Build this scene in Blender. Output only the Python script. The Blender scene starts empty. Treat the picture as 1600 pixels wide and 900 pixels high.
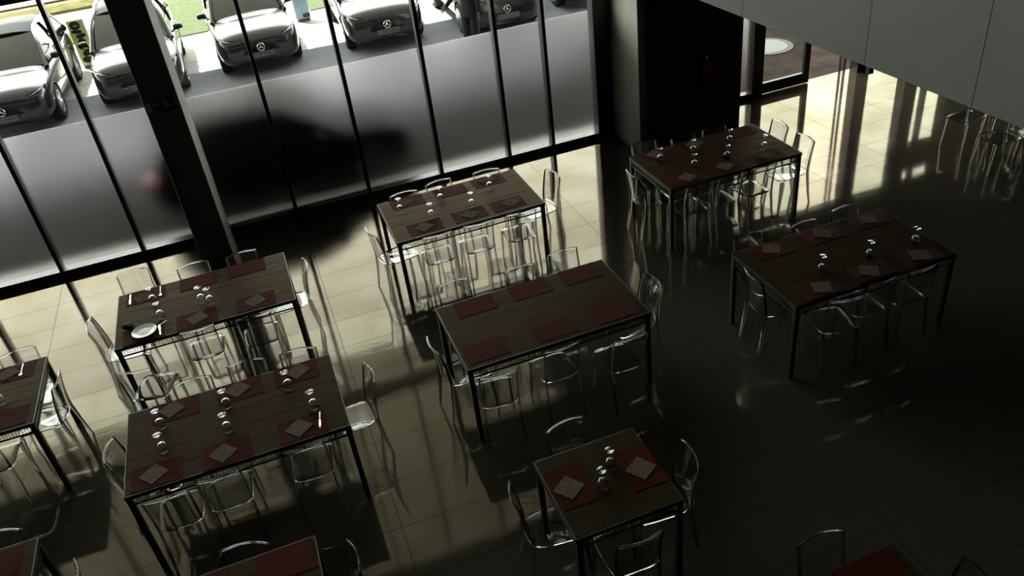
import bpy, bmesh, math, random
from mathutils import Vector, Matrix
random.seed(7)
PI = math.pi
scene = bpy.context.scene
COL = scene.collection

# ------------------------------------------------------------------ camera
CAM_R = ((0.9328120208222401, -0.3429733239215071, -0.11059400023401614),
         (0.27816706233481053, 0.4901927698348716, 0.826035189222371),
         (0.22909565522189684, 0.801299162285753, -0.5526615901965688))   # right, up, forward
CAM_POS = (0.0, 0.0, 5.4804)
cd = bpy.data.cameras.new('camera')
cam = bpy.data.objects.new('camera', cd); COL.objects.link(cam)
r_, u_, f_ = [Vector(v) for v in CAM_R]
M = Matrix((r_, u_, -f_)).transposed().to_4x4()
M.translation = Vector(CAM_POS)
cam.matrix_world = M
cd.sensor_fit = 'HORIZONTAL'; cd.sensor_width = 36.0
cd.lens = 1277.585 / 1600 * 36.0
cd.clip_end = 300
scene.camera = cam

# ------------------------------------------------------------------ light
SKY_STRENGTH = 9.0
SUN_STRENGTH = 24.0
w = bpy.data.worlds.new('sky'); scene.world = w; w.use_nodes = True
bg = w.node_tree.nodes['Background']
bg.inputs['Color'].default_value = (1.0, 0.98, 0.91, 1); bg.inputs['Strength'].default_value = SKY_STRENGTH
sd = bpy.data.lights.new('sun', 'SUN'); sd.energy = SUN_STRENGTH; sd.angle = math.radians(0.6); sd.color = (1.0, 0.95, 0.86)
sun = bpy.data.objects.new('sun', sd); COL.objects.link(sun)
sun.rotation_euler = Vector((0.28, -0.50, -1.0)).to_track_quat('-Z', 'Y').to_euler()
sun.location = (-10, 30, 30)
vs = scene.view_settings
vs.view_transform = 'Standard'; vs.look = 'None'; vs.gamma = 1.0; vs.use_curve_mapping = False
vs.exposure = 0.0
try:
    cy = scene.cycles
    cy.max_bounces = 28; cy.transmission_bounces = 24; cy.transparent_max_bounces = 32
    cy.glossy_bounces = 8; cy.diffuse_bounces = 4
    cy.caustics_reflective = False; cy.caustics_refractive = False
    cy.sample_clamp_indirect = 6.0
    cy.blur_glossy = 0.5
except Exception:
    pass

# ------------------------------------------------------------------ materials
def pm(name, base, rough=0.5, metal=0.0, **kw):
    m = bpy.data.materials.new(name); m.use_nodes = True
    b = m.node_tree.nodes['Principled BSDF']
    b.inputs['Base Color'].default_value = (*base, 1)
    b.inputs['Roughness'].default_value = rough
    b.inputs['Metallic'].default_value = metal
    for k, v in kw.items():
        b.inputs[k].default_value = v
    return m

class NT:
    def __init__(s, m): s.t = m.node_tree; s.n = s.t.nodes; s.l = s.t.links; s.b = s.n.get('Principled BSDF')
    def add(s, typ, **kw):
        x = s.n.new(typ)
        for k, v in kw.items(): setattr(x, k, v)
        return x
    def link(s, a, b): s.l.new(a, b)
    def math(s, op, a, b=None, c=None):
        x = s.n.new('ShaderNodeMath'); x.operation = op
        for i, v in enumerate((a, b, c)):
            if v is None: continue
            if hasattr(v, 'is_output'): s.l.new(v, x.inputs[i])
            else: x.inputs[i].default_value = v
        return x.outputs[0]
    def mix(s, fac, a, b):
        x = s.n.new('ShaderNodeMix'); x.data_type = 'RGBA'
        for sock, v in ((x.inputs[0], fac), (x.inputs[6], a), (x.inputs[7], b)):
            if hasattr(v, 'is_output'): s.l.new(v, sock)
            elif isinstance(v, tuple): sock.default_value = (*v, 1)
            else: sock.default_value = v
        return x.outputs[2]

def noisy(name, c0, c1, scale=4.0, rough=0.6, stretch=(1, 1, 1), detail=6, bump=0.0, metal=0.0, coord='Object', **kw):
    m = pm(name, c0, rough, metal, **kw); k = NT(m)
    tc = k.add('ShaderNodeTexCoord'); mp = k.add('ShaderNodeMapping'); mp.inputs['Scale'].default_value = stretch
    k.link(tc.outputs[coord], mp.inputs['Vector'])
    nz = k.add('ShaderNodeTexNoise'); nz.inputs['Scale'].default_value = scale; nz.inputs['Detail'].default_value = detail
    k.link(mp.outputs[0], nz.inputs['Vector'])
    rp = k.add('ShaderNodeValToRGB'); rp.color_ramp.elements[0].position = 0.3; rp.color_ramp.elements[1].position = 0.7
    rp.color_ramp.elements[0].color = (*c0, 1); rp.color_ramp.elements[1].color = (*c1, 1)
    k.link(nz.outputs['Fac'], rp.inputs[0]); k.link(rp.outputs[0], k.b.inputs['Base Color'])
    if bump:
        bp = k.add('ShaderNodeBump'); bp.inputs['Strength'].default_value = bump; bp.inputs['Distance'].default_value = 0.01
        k.link(nz.outputs['Fac'], bp.inputs['Height']); k.link(bp.outputs[0], k.b.inputs['Normal'])
    return m

def floor_material():
    m = pm('polished_stone_floor', (0.2, 0.18, 0.14), 0.1, **{'IOR': 1.55}); k = NT(m)
    geo = k.add('ShaderNodeNewGeometry'); sp = k.add('ShaderNodeSeparateXYZ'); k.link(geo.outputs['Position'], sp.inputs[0])
    X, Y = sp.outputs[0], sp.outputs[1]
    fy = k.math('DIVIDE', k.math('SUBTRACT', Y, 11.14), 0.563)
    fy = k.math('ABSOLUTE', k.math('SUBTRACT', k.math('FRACT', k.math('ADD', fy, 0.5)), 0.5))
    gy = k.math('LESS_THAN', fy, 0.0055)
    d = None
    for x0 in (-9.8, -6.5, -3.17, 0.155, 2.62, 3.72, 4.83, 5.93, 7.03, 8.14, 9.24, 10.3, 11.4):
        e = k.math('ABSOLUTE', k.math('SUBTRACT', X, x0))
        d = e if d is None else k.math('MINIMUM', d, e)
    gx = k.math('LESS_THAN', d, 0.003)
    groove = k.math('MAXIMUM', gx, gy)
    n1 = k.add('ShaderNodeTexNoise'); n1.inputs['Scale'].default_value = 1.3; n1.inputs['Detail'].default_value = 8; n1.inputs['Roughness'].default_value = 0.65
    k.link(geo.outputs['Position'], n1.inputs['Vector'])
    n2 = k.add('ShaderNodeTexNoise'); n2.inputs['Scale'].default_value = 7.0; n2.inputs['Detail'].default_value = 5
    mp = k.add('ShaderNodeMapping'); mp.inputs['Scale'].default_value = (0.35, 1.6, 1); k.link(geo.outputs['Position'], mp.inputs['Vector']); k.link(mp.outputs[0], n2.inputs['Vector'])
    c = k.mix(n1.outputs['Fac'], FLOOR_A, FLOOR_B)
    c = k.mix(k.math('MULTIPLY', n2.outputs['Fac'], 0.5), c, (0.075, 0.056, 0.036))
    c = k.mix(groove, c, (0.015, 0.013, 0.01))
    r = k.math('ADD', k.math('MULTIPLY', n1.outputs['Fac'], 0.09), FLOOR_R)
    df = k.add('ShaderNodeBsdfDiffuse'); k.link(c, df.inputs['Color'])
    gl = k.add('ShaderNodeBsdfGlossy'); k.link(r, gl.inputs['Roughness'])
    mr = k.add('ShaderNodeMapRange'); mr.inputs[1].default_value = 0.34; mr.inputs[2].default_value = 0.64; k.link(n1.outputs['Fac'], mr.inputs[0])
    mr2 = k.add('ShaderNodeMapRange'); mr2.inputs[1].default_value = 0.4; mr2.inputs[2].default_value = 0.7; k.link(n2.outputs['Fac'], mr2.inputs[0])
    gc = k.mix(mr.outputs[0], (0.76, 0.68, 0.47), (1.0, 0.97, 0.77))
    k.link(k.mix(k.math('MULTIPLY', mr2.outputs[0], 0.4), gc, (0.78, 0.62, 0.38)), gl.inputs['Color'])
    bp = k.add('ShaderNodeBump'); bp.inputs['Strength'].default_value = 0.04; bp.inputs['Distance'].default_value = 0.01
    k.link(n2.outputs['Fac'], bp.inputs['Height']); k.link(bp.outputs[0], gl.inputs['Normal'])
    fr = k.add('ShaderNodeFresnel'); fr.inputs[0].default_value = 1.55
    fac = k.math('MULTIPLY', fr.outputs[0], k.math('SUBTRACT', 1.0, k.math('MULTIPLY', groove, 0.8)))
    mx = k.add('ShaderNodeMixShader'); k.link(fac, mx.inputs[0]); k.link(df.outputs[0], mx.inputs[1]); k.link(gl.outputs[0], mx.inputs[2])
    k.link(mx.outputs[0], k.n['Material Output'].inputs[0])
    k.n.remove(k.b)
    return m
FLOOR_A, FLOOR_B, FLOOR_R = (0.050, 0.045, 0.036), (0.088, 0.078, 0.06), 0.02

def wood_material():
    m = pm('weathered_grey_wood', (0.1, 0.09, 0.07), 0.5, **{'Specular IOR Level': 0.045}); k = NT(m)
    tc = k.add('ShaderNodeTexCoord'); geo = k.add('ShaderNodeNewGeometry'); oi = k.add('ShaderNodeObjectInfo')
    mp = k.add('ShaderNodeMapping'); mp.inputs['Scale'].default_value = (1.2, 22, 6)
    off = k.add('ShaderNodeVectorMath', operation='ADD'); k.link(tc.outputs['Object'], off.inputs[0])
    cmb = k.add('ShaderNodeCombineXYZ'); k.link(k.math('MULTIPLY', geo.outputs['Random Per Island'], 37.0), cmb.inputs[0]); k.link(k.math('MULTIPLY', oi.outputs['Random'], 11.0), cmb.inputs[1])
    k.link(cmb.outputs[0], off.inputs[1]); k.link(off.outputs[0], mp.inputs['Vector'])
    nz = k.add('ShaderNodeTexNoise'); nz.inputs['Scale'].default_value = 2.2; nz.inputs['Detail'].default_value = 7; nz.inputs['Roughness'].default_value = 0.7; k.link(mp.outputs[0], nz.inputs['Vector'])
    c = k.mix(nz.outputs['Fac'], (0.004, 0.0028, 0.0017), (0.058, 0.0445, 0.028))
    c = k.mix(k.math('MULTIPLY', geo.outputs['Random Per Island'], 0.45), c, (0.034, 0.023, 0.014))
    df = k.add('ShaderNodeBsdfDiffuse'); k.link(c, df.inputs['Color'])
    gl = k.add('ShaderNodeBsdfGlossy'); gl.inputs['Roughness'].default_value = 0.42
    k.link(k.mix(nz.outputs['Fac'], (0.45, 0.38, 0.27), (1.0, 0.88, 0.68)), gl.inputs['Color'])
    bp = k.add('ShaderNodeBump'); bp.inputs['Strength'].default_value = 0.25; bp.inputs['Distance'].default_value = 0.002
    k.link(nz.outputs['Fac'], bp.inputs['Height']); k.link(bp.outputs[0], df.inputs['Normal']); k.link(bp.outputs[0], gl.inputs['Normal'])
    lw = k.add('ShaderNodeLayerWeight'); lw.inputs[0].default_value = 0.5
    fac = k.math('ADD', k.math('MULTIPLY', k.math('POWER', lw.outputs['Facing'], 5.0), 0.35), 0.008)
    mx = k.add('ShaderNodeMixShader'); k.link(fac, mx.inputs[0]); k.link(df.outputs[0], mx.inputs[1]); k.link(gl.outputs[0], mx.inputs[2])
    k.link(mx.outputs[0], k.n['Material Output'].inputs[0]); k.n.remove(k.b)
    return m

def mat_material():
    m = pm('red_slatted_mat', (0.2, 0.03, 0.015), 0.7, **{'Specular IOR Level': 0.03}); k = NT(m)
    tc = k.add('ShaderNodeTexCoord'); sp = k.add('ShaderNodeSeparateXYZ'); k.link(tc.outputs['Object'], sp.inputs[0])
    s = k.math('SINE', k.math('MULTIPLY', sp.outputs[1], 700.0))
    s2 = k.math('GREATER_THAN', k.math('SINE', k.math('MULTIPLY', sp.outputs[0], 90.0)), 0.96)
    oi = k.add('ShaderNodeObjectInfo')
    nz = k.add('ShaderNodeTexNoise'); nz.inputs['Scale'].default_value = 60; k.link(tc.outputs['Object'], nz.inputs['Vector'])
    c = k.mix(k.math('MULTIPLY', k.math('ADD', s, 1.0), 0.5), (0.03, 0.004, 0.002), (0.085, 0.012, 0.006))
    c = k.mix(k.math('MULTIPLY', nz.outputs['Fac'], 0.5), c, (0.05, 0.013, 0.007))
    c = k.mix(k.math('MULTIPLY', s2, 0.5), c, (0.05, 0.01, 0.008))
    k.link(c, k.b.inputs['Base Color'])
    bp = k.add('ShaderNodeBump'); bp.inputs['Strength'].default_value = 0.3; bp.inputs['Distance'].default_value = 0.002
    k.link(s, bp.inputs['Height']); k.link(bp.outputs[0], k.b.inputs['Normal'])
    return m

def pane_material():
    m = bpy.data.materials.new('clear_pane_glass'); m.use_nodes = True; t = m.node_tree
    t.nodes.remove(t.nodes['Principled BSDF']); k = NT(m)
    tr = k.add('ShaderNodeBsdfTransparent'); tr.inputs[0].default_value = (0.86, 0.9, 0.89, 1)
    gl = k.add('ShaderNodeBsdfGlossy'); gl.inputs['Roughness'].default_value = 0.0
    lw = k.add('ShaderNodeLayerWeight'); lw.inputs[0].default_value = 0.5
    fr = k.math('ADD', k.math('MULTIPLY', k.math('POWER', lw.outputs['Facing'], 5.0), 0.9), 0.03)
    mx = k.add('ShaderNodeMixShader'); k.link(fr, mx.inputs[0]); k.link(tr.outputs[0], mx.inputs[1]); k.link(gl.outputs[0], mx.inputs[2])
    k.link(mx.outputs[0], t.nodes['Material Output'].inputs[0])
    return m

def frost_material():
    m = bpy.data.materials.new('frosted_film_glass'); m.use_nodes = True; t = m.node_tree
    t.nodes.remove(t.nodes['Principled BSDF']); k = NT(m)
    rf = k.add('ShaderNodeBsdfRefraction', distribution='BECKMANN'); rf.inputs['Color'].default_value = (0.88, 0.9, 0.91, 1)
    rf.inputs['Roughness'].default_value = FILM_R; rf.inputs['IOR'].default_value = 1.4
    gl = k.add('ShaderNodeBsdfGlossy'); gl.inputs['Roughness'].default_value = 0.15
    mx = k.add('ShaderNodeMixShader'); mx.inputs[0].default_value = 0.02; k.link(rf.outputs[0], mx.inputs[1]); k.link(gl.outputs[0], mx.inputs[2])
    k.link(mx.outputs[0], t.nodes['Material Output'].inputs[0])
    return m
FILM_R = 0.45

def concrete(name, a, b, rough=0.7):
    return noisy(name, a, b, 1.6, rough, (1, 1, 0.5), 9, 0.15)

MT = dict(
    floor=floor_material(), wood=wood_material(), mat=mat_material(), pane=pane_material(),
    frost=frost_material(),
    chair=pm('clear_polycarbonate', (0.88, 0.88, 0.9), 0.01, **{'Transmission Weight': 1.0, 'IOR': 1.5}),
    chairleg=pm('clear_polycarbonate_legs', (0.42, 0.42, 0.44), 0.01, **{'Transmission Weight': 1.0, 'IOR': 1.45}),
    glass=pm('drinking_glass', (1, 1, 1), 0.0, **{'Transmission Weight': 1.0, 'IOR': 1.48}),
    steel=noisy('black_steel', (0.012, 0.012, 0.012), (0.022, 0.021, 0.02), 30, 0.45),
    frame=noisy('black_aluminium', (0.02, 0.02, 0.02), (0.03, 0.03, 0.03), 12, 0.33),
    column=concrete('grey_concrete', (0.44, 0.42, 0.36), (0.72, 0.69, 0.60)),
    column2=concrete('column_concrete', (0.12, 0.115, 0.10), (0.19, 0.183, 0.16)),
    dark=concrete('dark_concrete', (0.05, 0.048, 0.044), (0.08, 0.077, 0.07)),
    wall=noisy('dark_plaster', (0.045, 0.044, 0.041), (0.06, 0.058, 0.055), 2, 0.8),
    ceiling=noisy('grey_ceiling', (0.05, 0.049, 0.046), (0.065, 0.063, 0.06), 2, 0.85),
    parapet=noisy('off_white_panel', (0.13, 0.133, 0.119), (0.155, 0.158, 0.143), 0.9, 0.6),
    joint=pm('panel_joint', (0.2, 0.2, 0.19), 0.8),
    napkin=noisy('tissue_napkin', (0.10, 0.087, 0.061), (0.15, 0.132, 0.095), 25, 1.0, **{'Specular IOR Level': 0.0}),
    ceramic=pm('white_ceramic', (0.72, 0.72, 0.68), 0.15),
    plated=noisy('plate_centre', (0.42, 0.45, 0.33), (0.56, 0.58, 0.46), 20, 0.35),
    chrome=pm('polished_steel', (0.8, 0.8, 0.78), 0.18, 1.0),
    blackcloth=noisy('black_cloth', (0.008, 0.008, 0.009), (0.02, 0.019, 0.02), 40, 0.85),
    redband=pm('printed_band', (0.12, 0.05, 0.04), 0.5),
    red=pm('red_enamel', (0.35, 0.02, 0.015), 0.35),
    blackplastic=pm('black_plastic', (0.012, 0.012, 0.012), 0.45),
    signgreen=pm('exit_sign_green', (0.01, 0.07, 0.04), 0.5),
    signwhite=pm('exit_sign_white', (0.5, 0.55, 0.5), 0.5),
    asphalt=noisy('asphalt', (0.23, 0.24, 0.275), (0.30, 0.31, 0.35), 0.9, 0.95, bump=0.1, **{'Specular IOR Level': 0.045}),
    pave=noisy('pale_paving', (0.48, 0.46, 0.43), (0.58, 0.56, 0.52), 1.5, 0.8),
    brown=noisy('brown_paving', (0.036, 0.026, 0.02), (0.085, 0.063, 0.05), 2.5, 0.9, bump=0.2, **{'Specular IOR Level': 0.045}),
    gravel=noisy('gravel', (0.006, 0.0055, 0.005), (0.032, 0.028, 0.024), 45, 0.9, bump=1.0, **{'Specular IOR Level': 0.045}),
    kerb=noisy('kerb_stone', (0.3, 0.29, 0.27), (0.4, 0.39, 0.36), 5, 0.8),
    grass=noisy('lawn', (0.07, 0.085, 0.045), (0.095, 0.11, 0.068), 6, 1.0, **{'Specular IOR Level': 0.0}),
    hedge=noisy('verge', (0.055, 0.06, 0.022), (0.11, 0.10, 0.05), 3, 1.0, **{'Specular IOR Level': 0.0}),
    soil=noisy('earth_path', (0.10, 0.082, 0.055), (0.14, 0.118, 0.085), 3, 1.0, **{'Specular IOR Level': 0.0}),
    lime=pm('lime_panel', (0.74, 0.85, 0.24), 0.5),
    paleblue=noisy('pale_blue_panel', (0.22, 0.42, 0.55), (0.45, 0.58, 0.66), 3, 0.5),
    greyband=pm('grey_band', (0.14, 0.14, 0.14), 0.5),
    white=pm('white_paint', (0.7, 0.7, 0.68), 0.5),
    rubber=pm('tyre_rubber', (0.012, 0.012, 0.012), 0.8),
    alloy=pm('alloy_wheel', (0.6, 0.6, 0.62), 0.25, 1.0),
    carglass=pm('car_window_glass', (0.02, 0.025, 0.025), 0.02, **{'Coat Weight': 1.0, 'IOR': 1.6}),
    cabin=pm('dark_cabin', (0.01, 0.01, 0.01), 0.8),
    grille=pm('gloss_black_grille', (0.008, 0.008, 0.009), 0.2),
    lamp=pm('headlamp_lens', (0.02, 0.022, 0.026), 0.05, 0.2),
    drl=pm('lamp_strip', (0.8, 0.82, 0.85), 0.1, 0.8),
    taillight=pm('tail_lamp_red', (0.85, 0.03, 0.03), 0.3),
    plate=pm('number_plate', (0.22, 0.22, 0.21), 0.5),
    plateblue=pm('plate_blue', (0.02, 0.06, 0.3), 0.45),
    platetext=pm('plate_text', (0.02, 0.02, 0.02), 0.5),
    skin=pm('skin', (0.10, 0.06, 0.045), 0.6), lips=pm('lips', (0.11, 0.045, 0.04), 0.5), shadeskin=pm('shaded_skin', (0.10, 0.06, 0.045), 0.6), hair=pm('dark_hair', (0.02, 0.015, 0.012), 0.6),  # hand skin tone carries the silhouette shade in its colour
    trousers=noisy('black_trousers', (0.006, 0.006, 0.008), (0.012, 0.012, 0.015), 30, 0.9),
    jacket=noisy('black_jacket', (0.006, 0.006, 0.008), (0.012, 0.011, 0.014), 30, 0.85),
    outwall=concrete('outer_concrete', (0.16, 0.155, 0.145), (0.24, 0.235, 0.22)),
    satin=pm('satin_roof_paint', (0.05, 0.05, 0.05), 0.6, 0.0, **{'Specular IOR Level': 0.15}),
    soffit=noisy('overhang_soffit', (0.35, 0.34, 0.32), (0.42, 0.41, 0.39), 1, 0.8),
    kerbbrown=noisy('brown_kerb', (0.05, 0.036, 0.024), (0.07, 0.052, 0.036), 3, 1.0),
    iron=noisy('cast_iron', (0.02, 0.02, 0.02), (0.04, 0.04, 0.04), 10, 0.6),
    palecover=noisy('pale_cover', (0.09, 0.087, 0.083), (0.125, 0.12, 0.115), 10, 0.5),
)
def paint(name, c, metal=0.35):
    return pm(name, c, 0.3, metal, **{'Coat Weight': 1.0, 'Coat Roughness': 0.03})
PAINT = dict(navy=paint('navy_car_paint', (0.003, 0.005, 0.012), 0.1), blue=paint('grey_blue_car_paint', (0.006, 0.008, 0.012), 0.1),
             silver=paint('silver_grey_car_paint', (0.012, 0.0125, 0.0135), 0.2), black=paint('black_car_paint', (0.004, 0.004, 0.005), 0.05),
             matt=pm('dull_black_paint', (0.006, 0.006, 0.006), 0.8, 0.0, **{'Specular IOR Level': 0.1}), teal=paint('dark_teal_car_paint', (0.004, 0.008, 0.010), 0.1))

# ------------------------------------------------------------------ mesh helpers
class MB:
    def __init__(s): s.v = []; s.f = []
    def add(s, vs, fs):
        o = len(s.v); s.v += [tuple(p) for p in vs]; s.f += [tuple(i + o for i in q) for q in fs]
    def box(s, x0, x1, y0, y1, z0, z1):
        s.add([(x0, y0, z0), (x1, y0, z0), (x1, y1, z0), (x0, y1, z0), (x0, y0, z1), (x1, y0, z1), (x1, y1, z1), (x0, y1, z1)],
              [(0, 3, 2, 1), (4, 5, 6, 7), (0, 1, 5, 4), (1, 2, 6, 5), (2, 3, 7, 6), (3, 0, 4, 7)])
    def loft(s, rings, caps=True, closed=True):
        n = len(rings[0]); vs = [p for r in rings for p in r]; fs = []
        for i in range(len(rings) - 1):
            for j in range(n if closed else n - 1):
                a = i * n + j; b = i * n + (j + 1) % n
                fs.append((a, b, b + n, a + n))
        if caps:
            fs.append(tuple(reversed(range(n)))); fs.append(tuple(range((len(rings) - 1) * n, len(rings) * n)))
        s.add(vs, fs)
    def tube(s, pts, rad, n=8, flat=1.0):
        pts = [Vector(p) for p in pts]; rings = []
        if not isinstance(rad, (list, tuple)): rad = [rad] * len(pts)
        up = None
        for i, p in enumerate(pts):
            t = (pts[min(i + 1, len(pts) - 1)] - pts[max(i - 1, 0)]).normalized()
            if up is None:
                up = Vector((0, 0, 1)) if abs(t.z) < 0.9 else Vector((0, 1, 0))
            a = t.cross(up).normalized(); b = a.cross(t).normalized(); up = b
            rings.append([p + a * (rad[i] * math.cos(2 * PI * k / n)) + b * (rad[i] * flat * math.sin(2 * PI * k / n)) for k in range(n)])
        s.loft(rings)
    def lathe(s, prof, n=24, c=(0, 0, 0), axis='z'):
        rings = []
        for r, z in prof:
            ring = []
            for k in range(n):
                a = 2 * PI * k / n
                p = (r * math.cos(a), r * math.sin(a), z) if axis == 'z' else (z, r * math.cos(a), r * math.sin(a))
                ring.append((p[0] + c[0], p[1] + c[1], p[2] + c[2]))
            rings.append(ring)
        s.loft(rings)
    def slab(s, fn, nu, nv, tfn):
        """closed slab: fn(u,v)->top point, tfn(u,v)->offset vector to the bottom"""
        top = [[Vector(fn(i / nu, j / nv)) for i in range(nu + 1)] for j in range(nv + 1)]
        bot = [[top[j][i] + Vector(tfn(i / nu, j / nv)) for i in range(nu + 1)] for j in range(nv + 1)]
        N = (nu + 1); off = N * (nv + 1); vs = [p for r in top for p in r] + [p for r in bot for p in r]; fs = []
        for j in range(nv):
            for i in range(nu):
                a = j * N + i
                fs.append((a, a + 1, a + N + 1, a + N)); fs.append((a + off, a + N + off, a + N + 1 + off, a + 1 + off))
        for i in range(nu):
            fs.append((i, i + off, i + 1 + off, i + 1)); a = nv * N + i; fs.append((a, a + 1, a + 1 + off, a + off))
        for j in range(nv):
            a = j * N; fs.append((a, a + N, a + N + off, a + off)); a = j * N + nu; fs.append((a, a + off, a + N + off, a + N))
        s.add(vs, fs)
    def prism(s, poly, z0, z1):
        n = len(poly)
        s.add([(x, y, z0) for x, y in poly] + [(x, y, z1) for x, y in poly],
              [tuple(reversed(range(n))), tuple(range(n, 2 * n))] + [(i, (i + 1) % n, (i + 1) % n + n, i + n) for i in range(n)])
    def xform(s, mat):
        s.v = [tuple(mat @ Vector(p)) for p in s.v]; return s
    def mesh(s, name, m, smooth=False, angle=40):
        me = bpy.data.meshes.new(name); me.from_pydata(s.v, [], s.f); me.update()
        bm = bmesh.new(); bm.from_mesh(me); bmesh.ops.recalc_face_normals(bm, faces=bm.faces)
        if smooth:
            for f in bm.faces: f.smooth = True
            for e in bm.edges:
                if len(e.link_faces) == 2 and e.calc_face_angle(0) > math.radians(angle): e.smooth = False
        bm.to_mesh(me); bm.free()
        me.materials.append(m)
        return me
    def build(s, name, m, parent=None, smooth=False, bevel=0, angle=40):
        o = bpy.data.objects.new(name, s.mesh(name, m, smooth, angle)); COL.objects.link(o)
        if parent: o.parent = parent
        if bevel:
            b = o.modifiers.new('bevel', 'BEVEL'); b.width = bevel; b.segments = 2; b.limit_method = 'ANGLE'
        return o

def tag(o, label=None, cat=None, group=None, kind=None):
    if label: o['label'] = label
    if cat: o['category'] = cat
    if group: o['group'] = group
    if kind: o['kind'] = kind
    return o
def empty(name, loc=(0, 0, 0), rz=0.0):
    o = bpy.data.objects.new(name, None); COL.objects.link(o); o.location = loc; o.rotation_euler = (0, 0, rz); o.empty_display_size = 0.1
    return o
def dup(root, loc, rz, label=None, group=None, cat=None):
    c = root.copy(); COL.objects.link(c); c.location = loc; c.rotation_euler = (0, 0, rz)
    for ch in list(root.children):
        d = ch.copy(); COL.objects.link(d); d.parent = c
        for g in list(ch.children):
            e = g.copy(); COL.objects.link(e); e.parent = d
    tag(c, label, cat, group)
    return c
def struct(mb, name, m, **kw):
    o = mb.build(name, m, **kw); o['kind'] = 'structure'; return o
def bx(*a):
    b = MB(); b.box(*a); return b
def bake(o):
    dg = bpy.context.evaluated_depsgraph_get()
    me = bpy.data.meshes.new_from_object(o.evaluated_get(dg), preserve_all_data_layers=True, depsgraph=dg)
    o.modifiers.clear(); o.data = me
    return o

# ------------------------------------------------------------------ room shell
YF = 11.39
struct(bx(-9.2, 14, -5, 11.5, -0.12, 0), 'floor', MT['floor'])
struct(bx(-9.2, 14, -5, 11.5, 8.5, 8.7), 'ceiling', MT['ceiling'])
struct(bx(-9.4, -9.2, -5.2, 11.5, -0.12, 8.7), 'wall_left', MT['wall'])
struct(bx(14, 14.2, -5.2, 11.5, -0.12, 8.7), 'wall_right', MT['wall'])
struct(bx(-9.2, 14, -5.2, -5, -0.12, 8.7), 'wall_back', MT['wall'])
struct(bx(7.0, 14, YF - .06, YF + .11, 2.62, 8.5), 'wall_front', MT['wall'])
struct(bx(-9.2, 14, -5, 0.55, 3.6, 3.88), 'trim_1', MT['ceiling'])            # gallery slab under the camera
struct(bx(3.56, 14, 0.55, 11.3, 3.6, 3.88), 'trim_2', MT['ceiling'])          # mezzanine slab
# mezzanine parapet, off-white panels with open joints
pp = empty('wall_mezzanine'); pp['kind'] = 'structure'
ys = [0.55, 1.62, 2.35, 3.08, 3.90, 5.2, 6.6, 8.0, 9.4, 10.4]
for a, b in zip(ys[:-1], ys[1:]):
    bx(3.50, 3.56, a + .0013, b - .0013, 3.62, 5.05).build('parapet_panel', MT['parapet'], pp, bevel=.002)
bx(3.53, 3.565, 3.885, 3.915, 3.56, 3.62).build('panel_clip', MT['blackplastic'], pp)

# columns and pillar
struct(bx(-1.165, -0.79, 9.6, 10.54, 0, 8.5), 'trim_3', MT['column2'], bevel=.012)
struct(bx(5.30, 7.0, 10.41, 11.5, 0, 8.5), 'trim_4', MT['column'], bevel=.012)
# thin darker sheet over the pillar's room side
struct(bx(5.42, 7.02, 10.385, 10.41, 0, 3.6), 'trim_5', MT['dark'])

# facade left: bays of clear pane over frosted film, mullions, transom
mx = [-9.15, -7.46, -6.4, -5.33, -4.24, -3.16, -2.07, -0.99, 0.115, 1.235, 2.38, 3.5, 4.245, 5.02]
for i in range(len(mx) - 1):
    wdw = empty('window_%d' % (i + 1)); wdw['kind'] = 'structure'
    a, b = mx[i] + .027, mx[i + 1] - .027
    bx(a, b, YF + .02, YF + .028, .095, 2.035).build('frosted_pane', MT['frost'], wdw)
    bx(a, b, YF + .02, YF + .028, 2.036, 3.58).build('clear_pane', MT['pane'], wdw)
    bx(a, b, YF + .02, YF + .028, 3.78, 8.4).build('upper_pane', MT['pane'], wdw)
    bx(mx[i] - .027, mx[i] + .027, YF - .06, YF + .09, 0, 8.45).build('mullion', MT['frame'], wdw, bevel=.003)
struct(bx(5.02, 5.30, YF - .1, YF + .09, 0, 8.45), 'trim_6', MT['frame'], bevel=.004)
struct(bx(-9.15, 5.02, YF - .07, YF + .09, 0, .095), 'trim_7', MT['frame'], bevel=.004)
struct(bx(-9.15, 5.02, YF - .08, YF + .10, 3.58, 3.78), 'trim_8', MT['frame'], bevel=.004)
struct(bx(-9.15, 7.02, YF - .08, YF + .10, 8.4, 8.5), 'trim_9', MT['frame'])
# facade right: entrance
wr = empty('window_14'); wr['kind'] = 'structure'
bx(7.02, 7.87, YF + .02, YF + .028, .09, 2.62).build('frosted_pane', MT['frost'], wr)
bx(7.02, 7.87, YF - .05, YF + .08, 0, .09).build('sill_rail', MT['frame'], wr, bevel=.003)
struct(bx(7.87, 8.08, YF - .08, YF + .10, 0, 2.62), 'trim_10', MT['frame'], bevel=.004)
dr = empty('door_1'); dr['kind'] = 'structure'
bx(8.08, 8.94, YF - .02, YF + .04, .015, .20).build('bottom_rail', MT['frame'], dr, bevel=.003)
bx(8.08, 8.94, YF - .02, YF + .04, 2.50, 2.62).build('top_rail', MT['frame'], dr, bevel=.003)
bx(8.94, 9.05, YF - .02, YF + .04, .015, 2.62).build('door_stile', MT['frame'], dr, bevel=.003)
bx(8.08, 8.94, YF + .005, YF + .013, .20, 2.50).build('door_pane', MT['pane'], dr)
struct(bx(10.0, 10.26, YF - .1, YF + .10, 0, 2.62), 'trim_11', MT['frame'], bevel=.004)
struct(bx(9.79, 9.802, YF - .03, YF + .03, .0, 2.62), 'trim_14', MT['frame'])
struct(bx(9.70, 9.708, YF - .03, YF + .03, .0, 2.62), 'trim_15', MT['frame'])
wq = empty('window_15'); wq['kind'] = 'structure'
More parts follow.
